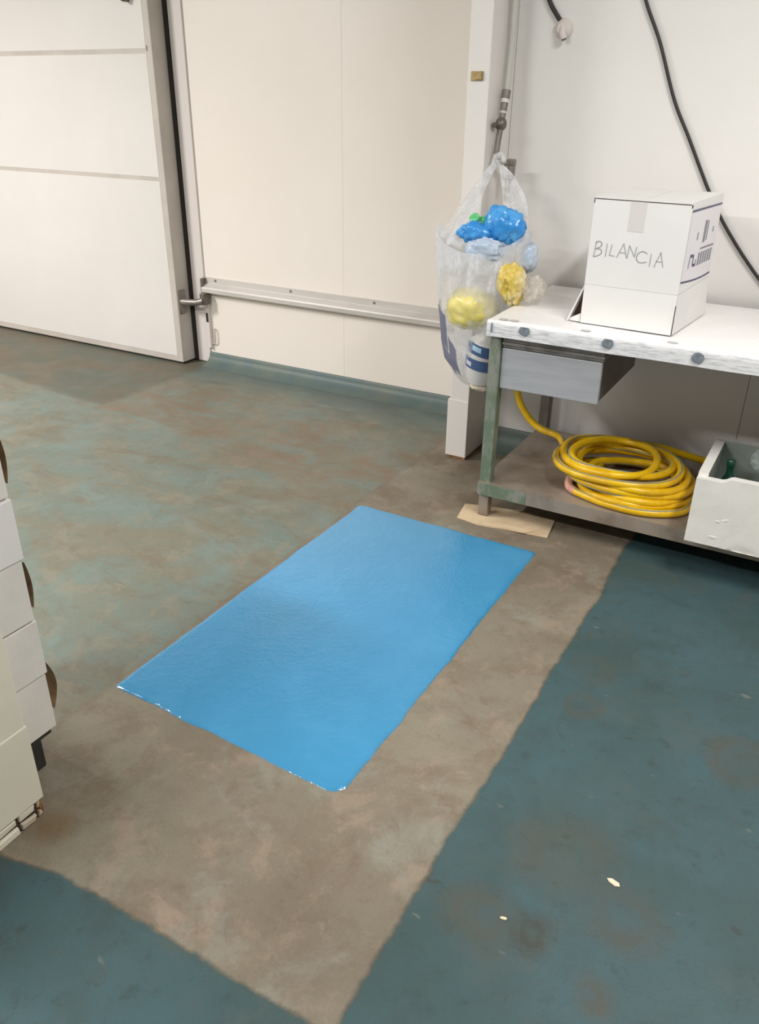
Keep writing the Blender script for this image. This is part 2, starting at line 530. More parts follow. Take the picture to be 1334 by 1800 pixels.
        if parent is not None:
            o.parent = parent
            o.location = origin - world_loc(parent)
        else:
            o.location = origin
        return o


def world_loc(o):
    v = o.location.copy()
    while o.parent is not None:
        o = o.parent
        v += o.location
    return v


def box(*a):
    return MB().quad_box(*a)


def empty(name, loc):
    o = bpy.data.objects.new(name, None)
    o.location = loc
    o.empty_display_size = 0.1
    COL.objects.link(o)
    return o


def tag(o, label, cat, group=None):
    o['label'] = label
    o['category'] = cat
    if group:
        o['group'] = group
    return o


def struct(o, label=None, cat=None):
    o['kind'] = 'structure'
    if label:
        o['label'] = label
    if cat:
        o['category'] = cat
    return o


def smooth_path(pts, n=10):
    P = [Vector(p) for p in pts]
    out = []
    for i in range(len(P) - 1):
        p0, p1, p2, p3 = P[max(i - 1, 0)], P[i], P[i + 1], P[min(i + 2, len(P) - 1)]
        for k in range(n):
            t = k / n
            out.append(0.5 * ((2 * p1) + (p2 - p0) * t + (2 * p0 - 5 * p1 + 4 * p2 - p3) * t * t + (3 * p1 - p0 - 3 * p2 + p3) * t ** 3))
    out.append(P[-1])
    return out


def lump(ctr, rad, seed, amp=0.25, freq=2.0, sub=4, flat=None):
    """crumpled closed lump, returns MB"""
    bm = bmesh.new()
    bmesh.ops.create_icosphere(bm, subdivisions=sub, radius=1.0)
    b = MB()
    off = Vector((seed * 3.1, seed * 1.7, seed * 0.9))
    for v in bm.verts:
        d = v.co.normalized()
        F = mn.voronoi(d * freq * 1.1 + off)[0]
        crease = math.exp(-(F[1] - F[0]) * 9)
        r = 1 + amp * 0.8 * mn.noise(d * freq * 0.7 + off) - amp * 0.55 * crease + amp * 0.25 * mn.noise(d * freq * 2.5 + off)
        b.v.append((ctr[0] + d.x * rad[0] * r, ctr[1] + d.y * rad[1] * r, ctr[2] + d.z * rad[2] * r))
    for f in bm.faces:
        b.f.append([v.index for v in f.verts])
        b.mi.append(0)
    bm.free()
    return b


# ------------------------------------------------------------------ the room
YB, YR, PX0, PX1, PY = 3.85, 3.49, -1.457, -1.36, 3.235

fl = box(-7.5, 3.5, -4.0, 3.95, -0.06, 0.0).build('floor', 'floor', origin=(0, 0, 0))
struct(fl, 'worn teal painted concrete floor with a bare brown strip', 'floor')
struct(box(-7.5, 3.5, -4.0, 3.95, 3.0, 3.06).build('ceiling', 'ceiling'), 'white ceiling above the room', 'ceiling')

wb = box(-7.5, PX1 - 0.01, YB + 0.012, YB + 0.1, 0, 3.0).build('wall_back', 'core')
struct(wb, 'cream insulated panel wall behind the guide rail', 'wall')
for a, b_ in ((-7.5, -4.62), (-4.62, -3.50), (-3.50, -2.40), (-2.40, PX1 - 0.012)):
    box(a + 0.0002, b_ - 0.0002, YB, YB + 0.012, 0, 3.0).build('panel', 'wall_cream', wb, bevel=0.0008, seg=1)

wr = box(PX1, 3.5, YR + 0.012, YR + 0.1, 0, 3.0).build('wall_right', 'core')
struct(wr, 'white panel wall behind the steel table', 'wall')
for a, b_ in ((PX1, -0.25), (-0.25, 0.90), (0.90, 2.05), (2.05, 3.5)):
    box(a + 0.001, b_ - 0.001, YR, YR + 0.012, 0, 3.0).build('panel', 'wall_white', wr, bevel=0.0015, seg=1)
struct(box(3.5, 3.56, -4.0, 3.95, 0, 3.0).build('wall_far_right', 'wall_white'), 'white wall outside the view on the right', 'wall')
struct(box(-7.56, -7.5, -4.0, 3.95, 0, 3.0).build('wall_far_left', 'wall_cream'), 'cream wall outside the view on the left', 'wall')
struct(box(-7.5, 3.5, -4.06, -4.0, 0, 3.0).build('wall_front', 'wall_cream'), 'cream wall behind the viewer', 'wall')

# pillar at the wall corner
pil = box(PX0 + 0.006, PX1, PY + 0.004, YB + 0.05, 0.012, 3.0).build('trim_1', 'pillar_white', bevel=0.003)
struct(pil, 'white square corner post where the two panel walls meet', 'post')
box(PX0 - 0.004, PX1 + 0.001, PY, PY + 0.03, 0.012, 0.285).build('post_guard', 'pillar_white', pil, bevel=0.002)
box(PX0 + 0.004, PX1 - 0.004, PY + 0.006, PY + 0.2, 0.0, 0.012).build('rusty_foot', 'rust', pil)


def cove(name, x0, x1, yw, ztop, depth, label):
    poly = [(yw, ztop), (yw - 0.012, ztop), (yw - 0.016, ztop - 0.006)]
    for i in range(1, 9):
        a = i / 8 * math.pi / 2
        poly.append((yw - 0.016 - (depth - 0.016) * (1 - math.cos(a)), (ztop - 0.006) * (1 - math.sin(a)) + 0.0015))
    poly += [(yw - depth, 0.0), (yw, 0.0)]
    o = MB().prism(poly, 'x', x0, x1).build(name, 'teal_cove', smooth=True)
    return struct(o, label, 'baseboard')


cove('baseboard_back', -3.385, PX0 + 0.004, YB, 0.07, 0.11, 'teal coved skirting along the foot of the cream panel wall')
cv = cove('baseboard_right', PX1 + 0.002, 3.4, YR, 0.10, 0.10, 'dark teal coved skirting behind the steel table')

# ------------------------------------------------------------------ sliding door
DX, DY = -3.508, 3.72
dr = empty('door_1', (-4.8, DY, 0))
struct(dr, 'white sliding cold room door of three horizontal panels in a grey metal frame', 'door')
box(-6.2, DX, DY, 3.836, 0.012, 2.42).build('door_frame', 'door_alu', dr, bevel=0.004)
for z0, z1 in ((0.048, 1.066), (1.088, 1.704), (1.727, 2.38)):
    box(-6.17, -3.550, DY - 0.0016, DY + 0.004, z0, z1).build('panel', 'door_white', dr, bevel=0.0014, seg=2)
box(-6.2, DX - 0.004, DY + 0.010, 3.83, 0.003, 0.012).build('bottom_seal', 'black_rubber', dr)
box(DX + 0.001, DX + 0.023, 3.828, 3.8495, 0.004, 2.5).build('edge_seal', 'black_rubber', dr)
box(-3.547, -3.541, DY - 0.003, DY + 0.001, 1.716, 1.742).build('screw', 'steel_dull', dr)
hd = MB().tube(smooth_path([(-3.64, DY, 1.953), (-3.64, DY - 0.05, 1.958), (-3.64, DY - 0.055, 2.02), (-3.64, DY - 0.055, 2.16),
                            (-3.64, DY - 0.05, 2.21), (-3.64, DY, 2.215)], 6), 0.012).build('handle', 'steel_dark', dr, smooth=True)
# roller bracket between door edge and rail
box(DX, DX + 0.006, 3.735, 3.79, 0.31, 0.455).build('bracket_plate', 'steel_dull', dr, bevel=0.002)
MB().tube([(DX + 0.004, 3.755, 0.385), (-3.47, 3.757, 0.385), (-3.40, 3.77, 0.388), (-3.36, 3.785, 0.40)], 0.020, 14).build(
    'bracket_arm', 'steel_dull', dr, smooth=True)
box(-3.378, -3.345, 3.775, 3.835, 0.375, 0.445).build('roller_block', 'steel_dark', dr, bevel=0.004)

jb = empty('trim_2', (-3.44, 3.83, 0))
struct(jb, 'narrow pale jamb strip beside the sliding door', 'trim')
box(-3.483, -3.385, 3.838, 3.8495, 0.004, 0.365).build('jamb_foot', 'jamb', jb, bevel=0.003)
box(-3.483, -3.388, 3.838, 3.8495, 0.365, 3.0).build('jamb_strip', 'jamb', jb, bevel=0.003)
box(-3.384, -3.364, 3.826, 3.8495, 0.10, 0.37).build('catch_plate', 'jamb', jb, bevel=0.002)
box(-3.383, -3.367, 3.8235, 3.8265, 0.262, 0.318).build('catch_slot', 'black_rubber', jb)
MB().tube(smooth_path([(-3.364, 3.84, 0.125), (-3.345, 3.834, 0.13), (-3.330, 3.832, 0.15), (-3.330, 3.832, 0.215), (-3.345, 3.84, 0.225)], 6),
          0.0045, 8).build('catch_hook', 'door_alu', jb, smooth=True)

# ------------------------------------------------------------------ guide rail on the wall
rail = empty('guide_rail', (-2.42, YB, 0.445))
tag(rail, 'long pale metal door guide rail fixed low across the cream panel wall', 'rail')
prof = [(YB - 0.0005, 0.532), (YB - 0.008, 0.532), (YB - 0.011, 0.497), (YB - 0.034, 0.484), (YB - 0.044, 0.478), (YB - 0.047, 0.470),
        (YB - 0.047, 0.447), (YB - 0.041, 0.447), (YB - 0.041, 0.466), (YB - 0.012, 0.482), (YB - 0.0005, 0.484)]
MB().prism(prof, 'x', -3.384, PX0 - 0.004).build('rail_profile', 'alu', rail, bevel=0.001, seg=1)
for xx in (-3.30, -2.75, -2.2, -1.65):
    MB().lathe([(0.008, 0), (0.008, 0.003), (0.005, 0.006)], (xx, YB - 0.0085, 0.517), (0, -1, 0), 10).build('screw', 'steel_dull', rail, smooth=True)
box(-3.391, -3.372, YB - 0.044, YB - 0.001, 0.442, 0.528).build('end_stop', 'steel_dark', rail, bevel=0.003)

# ------------------------------------------------------------------ brass plate on the post
bp = empty('brass_plate', (-1.409, PY + 0.004, 1.565))
tag(bp, 'small brass coloured latch plate high on the white corner post', 'plate')
box(-1.434, -1.384, PY - 0.001, PY + 0.003, 1.567, 1.599).build('plate', 'brass', bp, bevel=0.001, seg=1)
box(-1.414, -1.388, PY - 0.006, PY - 0.001, 1.570, 1.595).build('keeper', 'brass', bp, bevel=0.002)

# ------------------------------------------------------------------ cables and outlet on the white wall
cb = MB().tube(smooth_path([(-1.02, 3.478, 2.4), (-0.95, 3.478, 2.02), (-0.871, 3.478, 1.831), (-0.798, 3.478, 1.696), (-0.716, 3.478, 1.511),
                            (-0.638, 3.478, 1.379), (-0.545, 3.478, 1.219), (-0.472, 3.478, 1.108), (-0.385, 3.478, 1.0),
                            (-0.296, 3.478, 0.903), (-0.22, 3.476, 0.83), (-0.16, 3.476, 0.70), (-0.14, 3.478, 0.5)], 8), 0.0062, 10).build(
    'wall_cable', 'cable_black', smooth=True)
tag(cb, 'long black cable hanging slantwise on the white wall behind the white box', 'cable')
ou = empty('cable_outlet', (-1.17, YR, 1.72))
tag(ou, 'small white cable outlet on the white wall with short black cable from above', 'outlet')
MB().lathe([(0.036, 0), (0.036, 0.008), (0.031, 0.018), (0.02, 0.026), (0.018, 0.03)], (-1.170, YR, 1.748), (0, -1, 0), 20).build(
    'outlet_cover', 'plastic_white', ou, smooth=True)
MB().tube([(-1.168, YR - 0.02, 1.752), (-1.163, YR - 0.034, 1.73), (-1.158, YR - 0.03, 1.715)], 0.013, 10).build('gland', 'plastic_white', ou, smooth=True)
MB().tube([(-1.158, YR - 0.030, 1.7145), (-1.156, YR - 0.029, 1.708)], 0.009, 10).build('plug', 'steel_dark', ou, smooth=True)
MB().tube(smooth_path([(-1.184, YR - 0.012, 1.775), (-1.205, YR - 0.012, 1.80), (-1.236, YR - 0.012, 1.845), (-1.30, YR - 0.012, 1.98), (-1.33, YR - 0.012, 2.2)], 8),
          0.0085, 10).build('cable', 'cable_black', ou, smooth=True)

# ------------------------------------------------------------------ water pipe with valve beside the post
wp = empty('water_pipe', (-1.33, 3.33, 1.26))
tag(wp, 'grey water pipe with valve and tap running down beside the white post', 'pipe')


def pp(z):          # centre line of the pipe, leaning slightly
    return (-1.332, 3.288 + (z - 1.302) * 0.28, z)


MB().tube([pp(1.305), pp(1.43)], 0.0115, 12).build('lower_pipe', 'pipe_grey', wp, smooth=True)
MB().lathe([(0.013, -0.022), (0.021, -0.012), (0.023, 0), (0.021, 0.012), (0.013, 0.022)], pp(1.418), (0, 0.27, 1), 12).build('valve', 'steel_dark', wp, smooth=True)
MB().tube([(pp(1.418)[0] - 0.010, pp(1.418)[1] - 0.01, 1.418), (pp(1.418)[0] - 0.012, pp(1.418)[1] - 0.045, 1.414)], 0.010, 10).build('valve_handle', 'steel_dark', wp, smooth=True)
MB().tube([pp(1.43), pp(1.454)], 0.0125, 12).build('collar', 'pipe_grey', wp, smooth=True)
MB().tube([pp(1.454), pp(1.463)], 0.0145, 12).build('tape_ring', 'pipe_white', wp, smooth=True)
MB().tube([pp(1.463), pp(1.492)], 0.0145, 12).build('collar', 'pipe_grey', wp, smooth=True)
MB().tube([pp(1.492), pp(1.506)], 0.0165, 12).build('tape_ring', 'plastic_white', wp, smooth=True)
MB().tube([pp(1.506), pp(1.536)], 0.0175, 12).build('collar', 'pipe_grey', wp, smooth=True)
MB().tube([pp(1.536), (-1.332, 3.372, 1.7), (-1.332, 3.376, 3.0)], 0.0125, 12).build('upper_pipe', 'pipe_white', wp, smooth=True)
tp = MB().tube([pp(1.308), (-1.33, 3.284, 1.29), (-1.322, 3.30, 1.283), (-1.295, 3.33, 1.285)], 0.013, 12)
tp.build('tap_arm', 'pipe_white', wp, smooth=True)
box(-1.306, -1.262, 3.312, 3.345, 1.266, 1.293).build('tap_body', 'steel_dull', wp, bevel=0.006)
MB().tube([(-1.277, 3.328, 1.268), (-1.274, 3.326, 1.235), (-1.277, 3.322, 1.215)], lambda t: 0.016 - 0.006 * t, 12).build('tap_spout', 'steel_dull', wp, smooth=True)
MB().tube([(-1.277, 3.322, 1.214), (-1.280, 3.320, 1.19), (-1.276, 3.318, 1.175)], 0.0045, 8).build('tap_chain', 'steel_dark', wp, smooth=True)

# ------------------------------------------------------------------ steel work table
TX0, TX1, TY0, TY1 = -1.085, 0.95, 2.73, 3.44
tb = empty('work_table', (-0.07, 3.08, 0))
tag(tb, 'long stainless steel work table with drawer and lower shelf against the white wall', 'table')
box(TX0 + 0.004, TX1, TY0, TY1, 0.752, 0.792).build('tabletop', 'steel_dull', tb, bevel=0.003)
for i, (lx, ly) in enumerate(((TX0, 2.745), (TX1 - 0.05, 2.745), (TX0 + 0.01, 3.385), (TX1 - 0.05, 3.385))):
    lg = MB()
    lg.quad_box(lx, lx + 0.045, ly, ly + 0.045, 0.1045 if i == 0 else 0.006, 0.752)
    o = lg.build('leg', 'green_steel' if i == 0 else 'steel_dark', tb, bevel=0.004)
    if i == 0:
        o['label'] = 'front leg with flaking green paint'
box(TX0 + 0.001, TX0 + 0.043, 2.747, 2.788, 0.006, 0.1040).build('leg_foot', 'steel_brown', tb, bevel=0.004)
sh = MB()
sh.quad_box(TX0, TX1, TY0, 3.43, 0.151, 0.157)
sh.quad_box(TX0, TX1, TY0, TY0 + 0.004, 0.105, 0.151)
sh.quad_box(TX0, TX1, 3.426, 3.43, 0.105, 0.151)
sh.quad_box(TX0, TX0 + 0.004, TY0 + 0.004, 3.426, 0.105, 0.151)
sh.quad_box(TX1 - 0.004, TX1, TY0 + 0.004, 3.426, 0.105, 0.151)
sh.build('shelf', 'steel_brown', tb)
box(TX0, TX0 + 0.20, TY0 - 0.0015, TY0 - 0.0003, 0.106, 0.1565).build('shelf_lip_paint', 'green_steel', tb)
# drawer and its runner housing
rn = MB()
rn.quad_box(-1.036, -0.662, 2.750, 3.30, 0.722, 0.752)
rn.quad_box(-1.036, -0.660, 2.744, 3.30, 0.712, 0.722)
rn.quad_box(-1.036, -0.664, 2.754, 3.30, 0.700, 0.712)
rn.build('drawer_runner', 'steel_dull', tb, bevel=0.0015, seg=1)
dw = MB()
dw.quad_box(-1.030, -0.672, 2.772, 3.30, 0.548, 0.552)
dw.quad_box(-0.676, -0.672, 2.772, 3.30, 0.552, 0.700)
dw.quad_box(-1.030, -1.026, 2.772, 3.30, 0.552, 0.700)
dw.quad_box(-1.026, -0.676, 3.296, 3.30, 0.552, 0.700)
dwo = dw.build('drawer', 'steel_dark', tb)
box(-1.038, -0.667, 2.755, 2.772, 0.545, 0.697).build('drawer_front', 'steel', dwo, bevel=0.003)

# ------------------------------------------------------------------ printed cover sheet on the table
cv0, cv1 = TX0 - 0.006, TX1 + 0.01
ctr_y = (TY0 + TY1) / 2


def cover_pt(u, v):
    x = cv0 + (cv1 - cv0) * u
    L = [(2.7225, 0.742), (2.7215, 0.760), (2.7205, 0.776), (2.7215, 0.790), (2.724, 0.7965), (2.730, 0.7995), (2.742, 0.8000)]
    t = v * 30
    if t < 6:
        i = int(t)
        a, b_ = L[i], L[min(i + 1, 6)]
        f = t - i
        y, z = a[0] + (b_[0] - a[0]) * f, a[1] + (b_[1] - a[1]) * f
        wv = mn.noise(Vector((x * 7, z * 20, 0)))
        y -= 0.0015 * abs(wv)
        if t == 0:
            z += 0.004 * mn.noise(Vector((x * 5, 1.2, 0)))
    else:
        y = 2.742 + (3.436 - 2.742) * (t - 6) / 24
        z = 0.7995 + 0.0022 * mn.noise(Vector((x * 5, y * 7, 3)))
        z = max(z, 0.7965)
    return (x, y, z)


cvr = MB().grid(cover_pt, 120, 30).build('table_cover', 'cover', smooth=True, origin=(-0.07, ctr_y, 0.742), ang=1.2)
tag(cvr, 'white printed plastic sheet folded over the front edge of the steel table', 'cover')
b = MB()
b.grid(lambda u, v: (cv0, 2.7225 + u * 0.70, 0.798 - v * 0.05), 12, 2)
b.build('side_fold', 'cover', cvr)


def disc_on_front(cx, cz, r, name, m, parent, flat=1.0, top=1.0):
    d = MB()
    k = 24
    pts = []
    for i in range(k):
        a = 2 * math.pi * i / k
        zz = cz + r * flat * math.sin(a)
        zz = min(zz, top)
        pts.append((cx + r * math.cos(a), zz))
    d.prism(pts, 'y', 2.7158, 2.7190)
    return d.build(name, m, parent)


for cx, cz in ((-0.948, 0.779), (-0.652, 0.777), (-0.360, 0.772), (-0.06, 0.775)):
    disc_on_front(cx, cz, 0.0195, 'printed_dot', 'dot', cvr, 0.9, 0.7915)
for cx in (-1.04, -1.00, -0.74, -0.45, -0.15):
    d = MB()
    d.prism([(cx + 0.018 * math.cos(a), 2.752 + 0.012 * math.sin(a)) for a in [2 * math.pi * i / 16 for i in range(16)]], 'z', 0.8012, 0.8024)
    d.build('printed_dot', 'dot_pale', cvr)
box(-1.0725, -1.069, 2.7160, 2.7195, 0.757, 0.792).build('printed_line', 'dot', cvr)

# ------------------------------------------------------------------ white carton with pencilled word
zt = 0.8035
bx = empty('cardboard_box', (-0.62, 3.05, zt))
tag(bx, 'white cardboard box standing on its open flaps on the table, marked in pencil', 'box')
BX0, BX1, BY0, BY1, BZ0, BZ1 = -0.778, -0.459, 2.835, 3.255, 0.937, 1.222
body = MB()
th = 0.005
body.quad_box(BX0, BX1, BY0, BY0 + th, BZ0, BZ1 - th)
body.quad_box(BX0, BX1, BY1 - th, BY1, BZ0, BZ1 - th)
body.quad_box(BX0, BX0 + th, BY0 + th, BY1 - th, BZ0, BZ1 - th)
body.quad_box(BX1 - th, BX1, BY0 + th, BY1 - th, BZ0, BZ1 - th)
body.build('box_body', 'card_white', bx, bevel=0.0012, seg=1)
xm = (BX0 + BX1) / 2 - 0.01
# two top flaps meeting at a seam that runs front to back, sagging a little
for (a, b_) in ((BX0 + 0.0005, xm - 0.0012), (xm + 0.0012, BX1 - 0.0005)):
    za, zb = (BZ1, BZ1 - 0.004) if a < xm - 0.05 else (BZ1 - 0.004, BZ1)
    f = MB()
    f.hexa([(a, BY0 + 0.001, za - th), (b_, BY0 + 0.001, zb - th), (b_, BY1, zb - th), (a, BY1, za - th)],
           [(a, BY0 + 0.001, za), (b_, BY0 + 0.001, zb), (b_, BY1, zb), (a, BY1, za)])
    f.build('top_flap', 'card_white', bx)
# dark raw edge below the top flaps on the front
box(BX0 + 0.004, BX1 - 0.004, BY0 - 0.0006, BY0 + 0.0006, BZ1 - 0.0075, BZ1 - 0.0050).build('raw_edge', 'card_edge', bx)
box(BX0 - 0.0004, BX0 + 0.0022, BY0 - 0.0008, BY0 + 0.0004, BZ1 - 0.020, BZ1 - 0.004).build('raw_edge', 'card_edge', bx)
box(BX1 - 0.0030, BX1 + 0.0004, BY0 - 0.0008, BY0 + 0.0004, BZ1 - 0.016, BZ1 - 0.006).build('raw_edge', 'card_edge', bx)
# strip of tape over the seam and down the front
box(xm - 0.026, xm + 0.026, BY0 - 0.0009, BY0 + 0.0, BZ1 - 0.10, BZ1 - 0.009).build('tape', 'card_tape', bx)
# the four open flaps it stands on
box(BX0 + 0.0005, BX1 - 0.0005, BY0 + 0.0004, BY0 + th, zt, BZ0 - 0.0004).build('front_flap', 'card_white', bx, bevel=0.001, seg=1)
f = MB()
f.hexa([(BX1 - 0.004, BY0 + 0.008, zt), (BX1 + 0.001, BY0 + 0.008, zt), (BX1 + 0.014, BY1 - 0.012, zt), (BX1 + 0.007, BY1 - 0.012, zt)],
       [(BX1 - th, BY0 + 0.006, BZ0 - 0.001), (BX1, BY0 + 0.006, BZ0 - 0.001), (BX1, BY1, BZ0 - 0.001), (BX1 - th, BY1, BZ0 - 0.001)])
f.build('right_flap', 'card_white', bx)
f = MB()
f.hexa([(BX0 - 0.052, BY0 + 0.006, zt), (BX0 - 0.046, BY0 + 0.006, zt), (BX0 - 0.046, BY1 - 0.006, zt), (BX0 - 0.052, BY1 - 0.006, zt)],
       [(BX0, BY0 + 0.006, BZ0 - 0.001), (BX0 + th, BY0 + 0.006, BZ0 - 0.001), (BX0 + th, BY1, BZ0 - 0.001), (BX0, BY1, BZ0 - 0.001)])
f.build('left_flap', 'card_white', bx)
box(BX0 + 0.006, BX1 - 0.012, BY1 - 0.004, BY1 + 0.001, zt, BZ0 - 0.001).build('back_flap', 'card_white', bx)
f = MB()
f.hexa([(BX0 - 0.043, BY0 + 0.012, zt + 0.0), (BX0 - 0.003, BY0 + 0.008, zt), (BX0 - 0.003, BY0 + 0.014, zt), (BX0 - 0.043, BY0 + 0.018, zt)],
       [(BX0 - 0.043, BY0 + 0.012, zt + 0.008), (BX0 - 0.003, BY0 + 0.008, zt + 0.030), (BX0 - 0.003, BY0 + 0.014, zt + 0.030), (BX0 - 0.043, BY0 + 0.018, zt + 0.008)])
f.build('torn_tab', 'card_white', bx)
f = MB()
f.hexa([(BX0 - 0.040, BY0 + 0.040, zt + 0.001), (BX0 - 0.002, BY0 + 0.040, zt + 0.001), (BX0 - 0.002, BY0 + 0.046, zt + 0.001), (BX0 - 0.040, BY0 + 0.046, zt + 0.001)],
       [(BX0 - 0.004, BY0 + 0.040, BZ0 - 0.01), (BX0 - 0.002, BY0 + 0.040, BZ0 - 0.01), (BX0 - 0.002, BY0 + 0.046, BZ0 - 0.01), (BX0 - 0.004, BY0 + 0.046, BZ0 - 0.01)])
f.build('inner_flap', 'card_brown', bx)  # sheet across the flap opening: brown cardboard with the shadow in its colour
box(BX1 - 0.0012, BX1 + 0.0004, BY0 - 0.0004, BY0 + 0.006, zt + 0.001, BZ0 - 0.035).build('raw_edge', 'card_edge', bx)
bx.rotation_euler = (0, 0, math.radians(-3.5))

# BILANCIA, pencilled by hand: ribbons following the strokes
STROKES = [[(-0.753, 1.082), (-0.758, 1.031)], [(-0.756, 1.075), (-0.743, 1.082), (-0.734, 1.075), (-0.738, 1.065), (-0.754, 1.057)],
           [(-0.754, 1.057), (-0.736, 1.056), (-0.732, 1.045), (-0.744, 1.035), (-0.758, 1.031)],
           [(-0.716, 1.076), (-0.717, 1.035)],
           [(-0.699, 1.075), (-0.704, 1.04), (-0.686, 1.039)],
           [(-0.678, 1.036), (-0.66, 1.082), (-0.645, 1.037)], [(-0.673, 1.052), (-0.65, 1.052)],
           [(-0.643, 1.037), (-0.640, 1.077), (-0.619, 1.043), (-0.616, 1.075)],
           [(-0.578, 1.057), (-0.594, 1.063), (-0.609, 1.054), (-0.611, 1.036), (-0.598, 1.027), (-0.577, 1.031)],
           [(-0.565, 1.058), (-0.566, 1.019)],
           [(-0.551, 1.018), (-0.535, 1.065), (-0.522, 1.021)], [(-0.546, 1.036), (-0.526, 1.036)]]
lt = MB()
for s in STROKES:
    path = smooth_path([(p[0], 0, p[1]) for p in s], 5) if len(s) > 3 and s[0] != (-0.643, 1.037) else [Vector((p[0], 0, p[1])) for p in s]
    for i in range(len(path) - 1):
        a, b_ = path[i], path[i + 1]
        d = (b_ - a).normalized()
        nrm = Vector((-d.z, 0, d.x)) * 0.0016
        a2, b2 = a - d * 0.0008, b_ + d * 0.0008
        k = len(lt.v)
        for q in (a2 - nrm, b2 - nrm, b2 + nrm, a2 + nrm):
            lt.v.append((q.x, BY0 - 0.0005, q.z))
        lt.f.append([k, k + 1, k + 2, k + 3])
        lt.mi.append(0)
lt.build('handwriting', 'pencil', bx)

# printed label on the right side of the carton
XS = BX1 + 0.0006


def side_quad(b, pts, lift=0.0):
    k = len(b.v)
    for (y, z) in pts:
        b.v.append((XS + lift, y, z))
    b.f.append(list(range(k, k + len(pts))))
    b.mi.append(0)


lb = MB()
side_quad(lb, [(BY0 + 0.006, 0.978), (3.02, 0.958), (BY1 - 0.004, 0.958), (BY1 - 0.004, 1.188), (BY0 + 0.006, 1.196)])
lbo = lb.build('printed_label', 'label_paper', bx)
pr = MB()
side_quad(pr, [(BY0 + 0.004, 1.193), (BY1 - 0.004, 1.184), (BY1 - 0.004, 1.190), (BY0 + 0.004, 1.200)], 0.0005)
for i in range(6):      # lower rule, curved
    f0, f1 = i / 6, (i + 1) / 6
    yy = lambda t: BY0 + 0.004 + t * (BY1 - BY0 - 0.008)
    zz = lambda t: 0.974 - 0.026 * math.sin(t * math.pi * 0.55)
    side_quad(pr, [(yy(f0), zz(f0)), (yy(f1), zz(f1)), (yy(f1), zz(f1) + 0.006), (yy(f0), zz(f0) + 0.006)], 0.0005)
pr.build('printed_rule', 'navy', lbo)
tx = MB()
# big block letters (too blurred to read) as vertical strokes between two bars, then fainter print above
side_quad(tx, [(2.900, 1.012), (2.908, 1.012), (2.918, 1.056), (2.910, 1.056)], 0.0005)
side_quad(tx, [(2.915, 1.046), (2.955, 1.042), (2.955, 1.052), (2.915, 1.056)], 0.0005)
side_quad(tx, [(2.950, 1.014), (2.962, 1.014), (2.962, 1.050), (2.950, 1.050)], 0.0005)
side_quad(tx, [(2.962, 1.010), (2.990, 1.008), (2.990, 1.018), (2.962, 1.020)], 0.0005)
side_quad(tx, [(2.990, 1.008), (3.000, 1.008), (3.000, 1.030), (2.990, 1.030)], 0.0005)
tx.build('block_print', 'navy', lbo)
tx = MB()
for i in range(6):
    y0 = 3.02 + i * 0.034
    side_quad(tx, [(y0, 1.006 - i * 0.001), (y0 + 0.022, 1.006 - i * 0.001), (y0 + 0.022, 1.048 - i * 0.001), (y0, 1.048 - i * 0.001)], 0.0005)
side_quad(tx, [(3.03, 1.058), (3.225, 1.050), (3.225, 1.056), (3.03, 1.064)], 0.0005)
tx.build('block_print', 'print_grey', lbo)
for y0, y1, z0, z1 in ((3.045, 3.075, 1.078, 1.150), (3.085, 3.100, 1.082, 1.146), (2.958, 2.972, 1.096, 1.120), (3.17, 3.185, 1.10, 1.118)):
    tx = MB()
    side_quad(tx, [(y0, z0), (y1, z0), (y1, z1), (y0, z1)], 0.0005)
    tx.build('small_print', 'print_grey', lbo)

# ------------------------------------------------------------------ bag of rubbish hanging from the tap
BC = Vector((-1.26, 3.075, 0))
PROF = [(0.424, -1.285, -1.225, 0.02), (0.44, -1.33, -1.185, 0.05), (0.49, -1.372, -1.15, 0.085), (0.545, -1.402, -1.125, 0.105), (0.64, -1.420, -1.112, 0.118),
        (0.74, -1.432, -1.106, 0.128), (0.825, -1.442, -1.10, 0.128), (0.90, -1.455, -1.095, 0.122), (0.94, -1.462, -1.09, 0.12), (1.04, -1.470, -1.085, 0.118), (1.07, -1.468, -1.083, 0.115)]


def bag_sec(z):
    for i in range(len(PROF) - 1):
        a, b_ = PROF[i], PROF[i + 1]
        if z <= b_[0] or i == len(PROF) - 2:
            t = max(0, min(1, (z - a[0]) / (b_[0] - a[0])))
            return [a[k] + (b_[k] - a[k]) * t for k in (1, 2, 3)]


def bag_pt(u, v):
    a = 2 * math.pi * u
    # the rim dips low at the front and back and climbs at the handle sides
    rim = 1.065 - 0.085 * abs(math.sin(a)) ** 1.5
    z = 0.424 + (rim - 0.424) * v
    x0, x1, r = bag_sec(z)
    cx, rx = (x0 + x1) / 2, (x1 - x0) / 2
    ca, sa = math.cos(a), math.sin(a)
    fold = 0.015 * mn.noise(Vector((ca * 3.2, sa * 3.2, z * 2.2))) + 0.007 * abs(mn.noise(Vector((ca * 7 + 5, sa * 7, z * 5)))) + 0.004 * mn.noise(Vector((ca * 15, sa * 15, z * 12)))
    k = 1 + fold / 0.12 * (0.3 + 0.7 * min(1, v * 3))
    y = BC.y + sa * r * k
    x = cx + ca * rx * (1 + fold / 0.3)
    return (x, min(y, 3.222), z)


bag = empty('carrier_bag', (-1.26, 3.075, 0.42))
tag(bag, 'translucent white carrier bag of plastic waste hanging from the tap by the table', 'bag')
MB().grid(bag_pt, 96, 44, wrap=True).build('bag_body', 'bag_film', bag, smooth=True, ang=3.0)
HK = Vector((-1.318, 3.268, 1.290))


